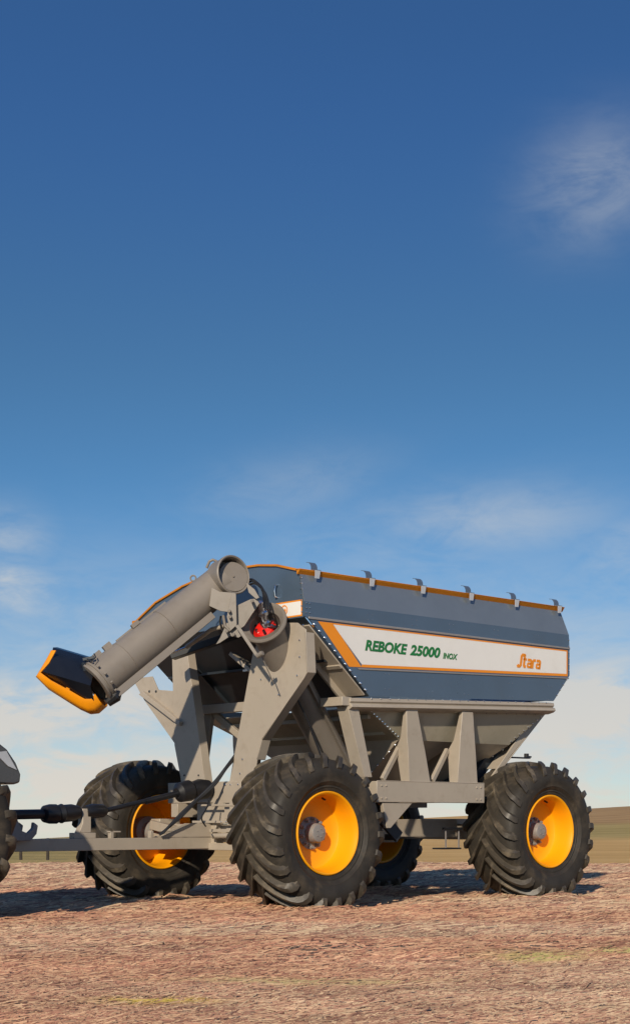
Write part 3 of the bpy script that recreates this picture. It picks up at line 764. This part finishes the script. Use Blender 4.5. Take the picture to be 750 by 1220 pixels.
for k, c in ((0, PX(246, 672, 19.0)), (1, PX(230, 690.5, 19.0))):
    b = MB()
    if k == 0: b.tube([c+Vector((0, 0, -.05)), c+Vector((.02, -.03, .03)), c+Vector((.05, -.06, .05)), c+Vector((.09, -.09, .03)), c+Vector((.1, -.1, -.05))], .018, 8)
    else:
        b.tube([c+Vector((.034*math.cos(a_)*.7, -.034*math.cos(a_)*.7, .034*math.sin(a_)+.015)) for a_ in np.linspace(0, 2*math.pi, 13)], .012, 6, 0, False)
    b.build('lifting_eye', 'tube', uat)
# hinge between the two tubes
def hinge(b):
    def pg(pts, Zd, th=.06):
        b.prism([PX(px, py, Zd) for px, py in pts], -NEAR*th)
    pg(((252, 700), (262, 705), (276, 706), (279, 716), (276, 730), (262, 728), (249, 722)), 18.72, .10)
    pg(((276, 706), (281, 707), (282, 745), (274, 752), (270, 735)), 18.66, .05)
    pg(((281, 722), (298, 714), (305, 713), (309, 719), (300, 732), (291, 746), (285, 750), (280, 742)), 18.74, .25)
    pg(((293, 694), (303, 702), (309, 712), (305, 714), (296, 706)), 18.7, .05)
    pg(((270, 742), (279, 744), (290, 756), (284, 760), (274, 758), (262, 766), (257, 768), (262, 760)), 18.72, .07)
    pg(((280, 746), (284, 744), (307, 779), (304, 782)), 18.6, .04)
    for q in ((273, 728), (274, 735), (300, 716), (270, 752), (278, 756)):
        c = PX(*q, 18.62); b.tube([c+NEAR*.03, c-NEAR*.08], .02, 10)
    b.tube([PX(266, 734, 18.8), PX(268, 746, 18.7), PX(274, 752, 18.7)], .018, 8)
    b.tube([PX(306, 782, 18.55), PX(313, 778, 18.5)], .03, 10)
    b.tube([PX(309, 776, 18.55), PX(326, 815, 18.75)], .008, 6)
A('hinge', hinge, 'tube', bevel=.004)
A('fold_cylinder', lambda b: (b.tube([PX(282, 742, 18.9), PX(252, 750, 19.0), PX(222, 771, 19.2)], .028, 10, 0), b.tube([PX(222, 771, 19.2), PX(205, 778, 19.3)], .014, 8, 1)), ['taupe', 'chrome'], bevel=0)
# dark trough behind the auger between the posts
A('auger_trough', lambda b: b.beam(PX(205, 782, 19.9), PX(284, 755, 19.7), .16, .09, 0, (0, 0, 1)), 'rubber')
# end collar, spout
b = MB(); b.lathe([(.236, -.05), (.245, -.045), (.272, -.04), (.275, -.012), (.262, -.008), (.262, .02), (.285, .024), (.285, .05), (.25, .055), (.22, .055)], UB, UD, 44)
for k in range(14):
    a_ = k*2*math.pi/14; q = UB+(fw_*math.cos(a_)+dn*math.sin(a_))*.275-UD*.04; b.tube([q, q-UD*.03], .015, 6)
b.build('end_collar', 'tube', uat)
def spout():
    Zs = 18.3
    up = [(62, 775), (56, 786), (44, 807), (59, 822), (84, 838), (97, 846), (108, 851), (117, 850), (126, 842)]
    lo = [(70, 775), (62, 790), (52, 801), (64, 810), (88, 823), (100, 830), (104, 832), (111, 832), (116, 826)]
    W2 = .26; ax = -NEAR       # depth direction of the trough
    b = MB(); rings = []
    def ring(o, i):
        P0, P1 = PX(*o, Zs), PX(*i, Zs)
        n_ = 9; out_ = []
        for k in range(n_):      # U-shaped section: near lip, round belly, far lip
            a_ = math.pi*k/(n_-1); f_ = math.sin(a_)**.6
            out_.append(P1.lerp(P0, f_)+ax*(W2*(1-math.cos(a_))-.20))
        return out_
    rg = [ring(o, i) for o, i in zip(up, lo)]
    b.loft(rg, 0, caps=False, closed=False)
    o = b.build('spout_hood', 'orange', cart, solid=.012, sharp=60)
    b = MB()       # black rubber chute with a fold along its side
    c0 = [PX(63, 773, 18.25), PX(66, 772, 18.2), PX(113, 785, 18.3)]
    def sec(k):
        a, c = PX(63, 772, 18.25), PX(114, 787, 18.35); e, g = PX(60, 790, 18.05), PX(110, 808, 18.12); h, i = PX(51, 800, 18.0), PX(108, 817, 18.05); j, l = PX(62, 808, 18.12), PX(113, 838, 18.12)
        return [a.lerp(c, k)-NEAR*.30, a.lerp(c, k)-NEAR*.02, a.lerp(c, k), a.lerp(c, k).lerp(e.lerp(g, k), .5), e.lerp(g, k), h.lerp(i, k)+NEAR*.015, (h.lerp(i, k)).lerp(j.lerp(l, k), .45)+NEAR*.005, j.lerp(l, k)]
    b.loft([sec(k) for k in (0, .25, .5, .75, 1)], 0, caps=False, closed=False)
    b.build('rubber_chute', 'flap', o, solid=.012, sharp=50)
    b = MB()
    b.beam(PX(99, 786, 18.2), PX(112, 783, 18.2), .05, .03); b.beam(PX(99, 790, 18.2), PX(103, 818, 18.1), .03, .03); b.tube([PX(104, 785, 18.15), PX(109, 788, 18.1), PX(114, 783, 18.15), PX(112, 779, 18.2)], .008, 6)
    b.build('clamp', 'dark', o)
spout()
b = MB(); b.tube([PX(128, 838, 18.3), PX(138, 830, 18.3), PX(142, 823, 18.3)], [.05, .07, .04], 10); b.build('motor', 'rubber', uat)

# --- hoses
def hose(pts, r=.014, mat='rubber', n=5):
    P_ = [Vector(q) for q in pts]; out_ = []
    for i in range(len(P_)-1):
        p0, p1, p2, p3 = P_[max(i-1, 0)], P_[i], P_[i+1], P_[min(i+2, len(P_)-1)]
        for k in range(n):
            t_ = k/n; out_.append(.5*((2*p1)+(p2-p0)*t_+(2*p0-5*p1+4*p2-p3)*t_*t_+(3*p1-p0-3*p2+p3)*t_**3))
    out_.append(P_[-1])
    b = MB(); b.tube(out_, r, 8); return b.build('hose', mat, cart)
hose([PX(292, 697, 19.15), PX(301, 692, 18.95), PX(311, 699, 18.8), PX(316, 712, 18.75), PX(316, 727, 18.7)])
hose([PX(293, 700, 19.1), PX(303, 695, 18.9), PX(314, 704, 18.75), PX(319, 716, 18.7), PX(319, 727, 18.66)])
hose([PX(291, 694, 19.15), PX(299, 690, 19.0), PX(307, 695, 18.85), PX(313, 706, 18.8), PX(314, 724, 18.7)], .011)
for d in (0, 1, 2):
    hose([PX(190+2*d, 995-d, 19.3), PX(215, 974-2*d, 19.4), PX(236+d, 953-2*d, 19.5), PX(256, 935-2*d, 19.55), PX(270, 915-d, 19.6), PX(284, 900-3*d, 19.8)], .017)
hose([PX(263, 734, 18.9), PX(262, 742, 18.9), PX(265, 752, 18.85)], .012); hose([PX(266, 733, 18.9), PX(266, 742, 18.9), PX(268, 750, 18.85)], .012)
hose([(.3, .3, 1.2), (.5, .25, 1.7), (.35, .3, 2.2), (.15, .35, 2.6)], .014); hose([(-.2, 1.2, 1.1), (-.24, 1.15, 1.25), (-.2, 1.0, 1.42), (-.17, .9, 1.6)], .013)
hose([PX(245, 985, 19.4), PX(240, 975, 19.35), PX(246, 963, 19.4), PX(250, 950, 19.45)], .010)

# --- drawbar
def drawbar(b):
    b.box((-3.45, 1.58, .715), (-.10, 1.72, .862))
    b.box((-2.30, 1.60, .862), (-1.98, 1.70, .93)); b.prism([(-2.22, 1.60, .93), (-2.05, 1.60, .93), (-2.05, 1.60, 1.22), (-2.17, 1.60, 1.22), (-2.17, 1.60, 1.05)], (0, .10, 0))
    b.prism([(-1.05, 1.575, .865), (-.15, 1.575, .865), (-.15, 1.575, 1.04), (-.55, 1.575, 1.04)], (0, .02, 0)); b.prism([(-1.05, 1.70, .865), (-.15, 1.70, .865), (-.15, 1.70, 1.04), (-.55, 1.70, 1.04)], (0, .02, 0))
    for u in (-1.75, -1.15, -.95): b.beam((u, 1.62, .86), (u, 1.62, .95), .06, .05, up=(1, 0, 0))
    b.box((-1.79, 1.59, .93), (-1.62, 1.65, .95)); b.box((-1.0, 1.59, .94), (-.8, 1.65, .955))
    b.box((-.22, 1.48, .72), (-.10, 1.82, 1.05))
    b.box((-.26, .62, .70), (-.16, 2.68, .79)); b.beam((-.2, 2.4, .95), (-.2, 2.85, 1.02), .12, .12)
    b.tube([(-.3, 1.45, .88), (-.3, .55, .90)], .035, 12); b.tube([(-.3, 1.0, .89), (-.3, .6, .90)], .055, 12)
dw = A('drawbar', drawbar)
A('hitch_eye', lambda b: (b.lathe([(.05, -.03), (.11, -.03), (.11, .03), (.05, .03)], (-3.52, 1.65, .79), (0, 0, 1), 24, closed=True),), 'grey', dw, bevel=0)
def pto(b):
    b.tube([(-3.9, 1.65, 1.13), (-2.62, 1.65, 1.155)], .058, 16)
    b.tube([(-2.70, 1.65, 1.155), (-2.68, 1.65, 1.155), (-2.60, 1.65, 1.155), (-2.52, 1.65, 1.155), (-2.50, 1.65, 1.158), (-2.44, 1.65, 1.16), (-2.42, 1.65, 1.16), (-2.30, 1.65, 1.17), (-2.2, 1.65, 1.175)], [.07, .10, .118, .118, .095, .118, .105, .105, .08], 20)
A('drive_shaft', pto, 'rubber', bevel=0)
def pto2(b):
    b.tube([(-2.1, 1.65, 1.18), (-2.0, 1.65, 1.19), (-1.85, 1.65, 1.195), (-1.8, 1.65, 1.20)], [.075, .09, .08, .05], 18)
    b.tube([(-1.9, 1.65, 1.18), (-.55, 1.65, 1.45)], .030, 14); b.tube([(-1.2, 1.65, 1.315), (-.6, 1.65, 1.44)], .040, 14)
    b.tube([(-.72, 1.65, 1.42), (-.68, 1.65, 1.43), (-.52, 1.65, 1.46), (-.48, 1.65, 1.465), (-.36, 1.65, 1.475), (-.22, 1.65, 1.48)], [.07, .125, .135, .105, .135, .12], 20)
A('drive_shaft', pto2, 'rubber', bevel=0)
def clutter(b):
    b.box((-.21, 1.0, 1.30), (-.185, 1.35, 1.56)); b.box((-.28, .75, 1.045), (-.24, 1.9, 1.075)); b.box((-.23, .8, 1.10), (-.20, 1.30, 1.29))
    b.box((-.32, 1.0, .93), (-.28, 1.5, .97)); b.box((-.30, 1.1, .80), (-.26, 1.18, .98)); b.box((-.31, .7, 1.26), (-.29, 1.7, 1.285))
    b.prism([(-.2, 1.32, 1.28), (-.2, 1.62, 1.28), (-.2, 1.34, 1.44)], (.02, 0, 0))
    for v in (1.05, 1.2, 1.3): b.bolt((-.21, v, 1.53), (-1, 0, 0), .013, 1); b.bolt((-.28, v, 1.06), (-1, 0, 0), .013, 1)
    b.box((-.235, 1.12, 1.13), (-.228, 1.17, 1.17), 2)
A('front_bracket', clutter, ['taupe', 'chrome', 'blue'], bevel=.003)

# ------------------------------------------------------------------ the tractor (only its tail is in the picture)
TU, TV = -4.78, 1.65
trac = empty('tractor', W(TU, TV), math.pi/2-VA)
tag(trac, 'grey tractor hitched to the drawbar, cut off by the frame edge', 'tractor')
def wheel2(du, dv, rs, half, name='wheel'):
    e = empty(name, (du, dv, .95*rs-.02), 0, trac)
    b = tyre_mesh(random.random(), rs, half, 20); b.v = [(x, y, max(z, -.95*rs+.008)) for x, y, z in b.v]
    b.build('tyre', ['tyre', 'tread'], e, (0, 0, 0), sharp=38)
    b = MB(); k = half/.40; s_ = 1 if dv > 0 else -1
    b.lathe([(r_*rs, h_*k) for r_, h_ in ((.47, -.31), (.49, -.352), (.48, -.36), (.45, -.30), (.43, -.1), (.40, .04), (.2, .08), (.2, .14), (.0, .14))], (0, 0, 0), (0, s_, 0), 40)
    b.lathe([(r_*rs, h_*k) for r_, h_ in ((.47, .31), (.49, .352), (.48, .36), (.45, .30), (.43, .1), (.40, .06))], (0, 0, 0), (0, s_, 0), 40)
    b.build('rim', 'silver', e, (0, 0, 0))
for dv in (-.92, .92): wheel2(0, dv, 1.06, .36)
for dv in (-.9, .9): wheel2(-2.75, dv, .78, .28)
O0 = (0, 0, 0)
def TB(name, fn, mats, parent=None, bevel=.01, solid=0, sharp=32):
    b = MB(); fn(b); return b.build(name, mats, parent or trac, O0, bevel=bevel, solid=solid, sharp=sharp)
def tbody(b):
    b.box((-2.9, -.28, .65), (.45, .28, 1.25)); b.tube([(0, -.9, 1.0), (0, .9, 1.0)], .16, 16); b.tube([(-2.75, -.85, .72), (-2.75, .85, .72)], .10, 12); b.box((-3.6, -.26, .8), (-2.9, .26, 1.2))
    b.box((.45, -.12, 1.02), (.8, .12, 1.22)); b.box((.3, -.05, .72), (1.35, .05, .78))
TB('chassis', tbody, 'dark')
def thook(b):
    for s_ in (-.16, .16):
        b.prism([(1.35, s_-.03, .84), (1.80, s_-.03, .84), (1.88, s_-.03, .92), (1.90, s_-.03, 1.02), (1.84, s_-.03, 1.06), (1.83, s_-.03, .99), (1.76, s_-.03, .93), (1.68, s_-.03, .96), (1.62, s_-.03, 1.10), (1.5, s_-.03, 1.16), (1.40, s_-.03, 1.14)], (0, .06, 0))
    b.box((.5, -.2, .86), (1.42, .2, .96))
TB('lift_hook', thook, 'grey')
def thood(b):
    sec_ = lambda u, w_, z0, z1: [(u, -w_, z0), (u, -w_, z1-.15), (u, -w_*.7, z1), (u, w_*.7, z1), (u, w_, z1-.15), (u, w_, z0)]
    b.loft([sec_(-1.3, .42, 1.15, 2.0), sec_(-2.6, .40, 1.1, 1.9), sec_(-3.5, .34, 1.05, 1.75), sec_(-3.75, .26, 1.05, 1.5)])
TB('hood', thood, 'silver')
def tcab(b):
    b.box((-1.3, -.75, 2.82), (.45, .75, 2.98)); b.box((-1.25, -.6, 1.1), (.35, .6, 1.55))
    for x, x2 in ((-1.2, -1.05), (.3, .3)):
        for y in (-.68, .68): b.beam((x, y, 1.5), (x2, y, 2.84), .07, .07, up=(1, 0, 0))
cab = TB('cab', tcab, 'dark')
TB('window', lambda b: (b.box((-1.15, -.70, 1.56), (.27, -.69, 2.80)), b.box((-1.15, .69, 1.56), (.27, .70, 2.80)), b.box((.30, -.62, 1.56), (.31, .62, 2.80)), b.box((-1.13, -.62, 1.56), (-1.12, .62, 2.80))), 'glass', cab, bevel=0)
for s_ in (-1, 1):
    def fend(b):
        v0, v1 = (.50, 1.22) if s_ > 0 else (-1.22, -.50)
        prof_ = [(-1.15, 1.45), (-1.05, 1.72), (-.75, 1.98), (-.3, 2.13), (.2, 2.13), (.62, 2.0), (.86, 1.84), (.97, 1.70), (1.03, 1.575), (1.02, 1.485), (.95, 1.465), (.74, 1.47), (.52, 1.82), (.15, 2.03), (-.3, 2.03), (-.7, 1.88), (-.95, 1.66), (-1.06, 1.45)]
        b.prism([(a_, v0, z_) for a_, z_ in prof_], (0, v1-v0, 0))
    fo = TB('fender', fend, 'silver', bevel=.02)
    TB('lamp', lambda b: b.prism([(.70, (-1.235 if s_ < 0 else 1.22), 1.80), (.84, (-1.235 if s_ < 0 else 1.22), 1.82), (.97, (-1.235 if s_ < 0 else 1.22), 1.62), (.86, (-1.235 if s_ < 0 else 1.22), 1.66)], (0, .015, 0)), 'zinc', fo, bevel=0)

# ------------------------------------------------------------------ low fence beyond the field edge
for i, px in enumerate((25, 57)):
    Yd = 42.; X = (px-375)/1850*Yd
    b = MB(); b.tube([(0, 0, -.2), (.004*(i-2), 0, .25), (.008*(i-1), .0, .60)], [.045, .042, .038], 8)
    o = b.build('fence_post', 'wood', None, O0); o.location = (X, Yd, float(ground_z(X, Yd)))
    tag(o, ['short dark fence post seen under the drawbar, nearer the tractor tyre', 'short dark fence post seen under the drawbar, nearer the cart tyre'][i], 'post', 'short fence posts at the field edge')
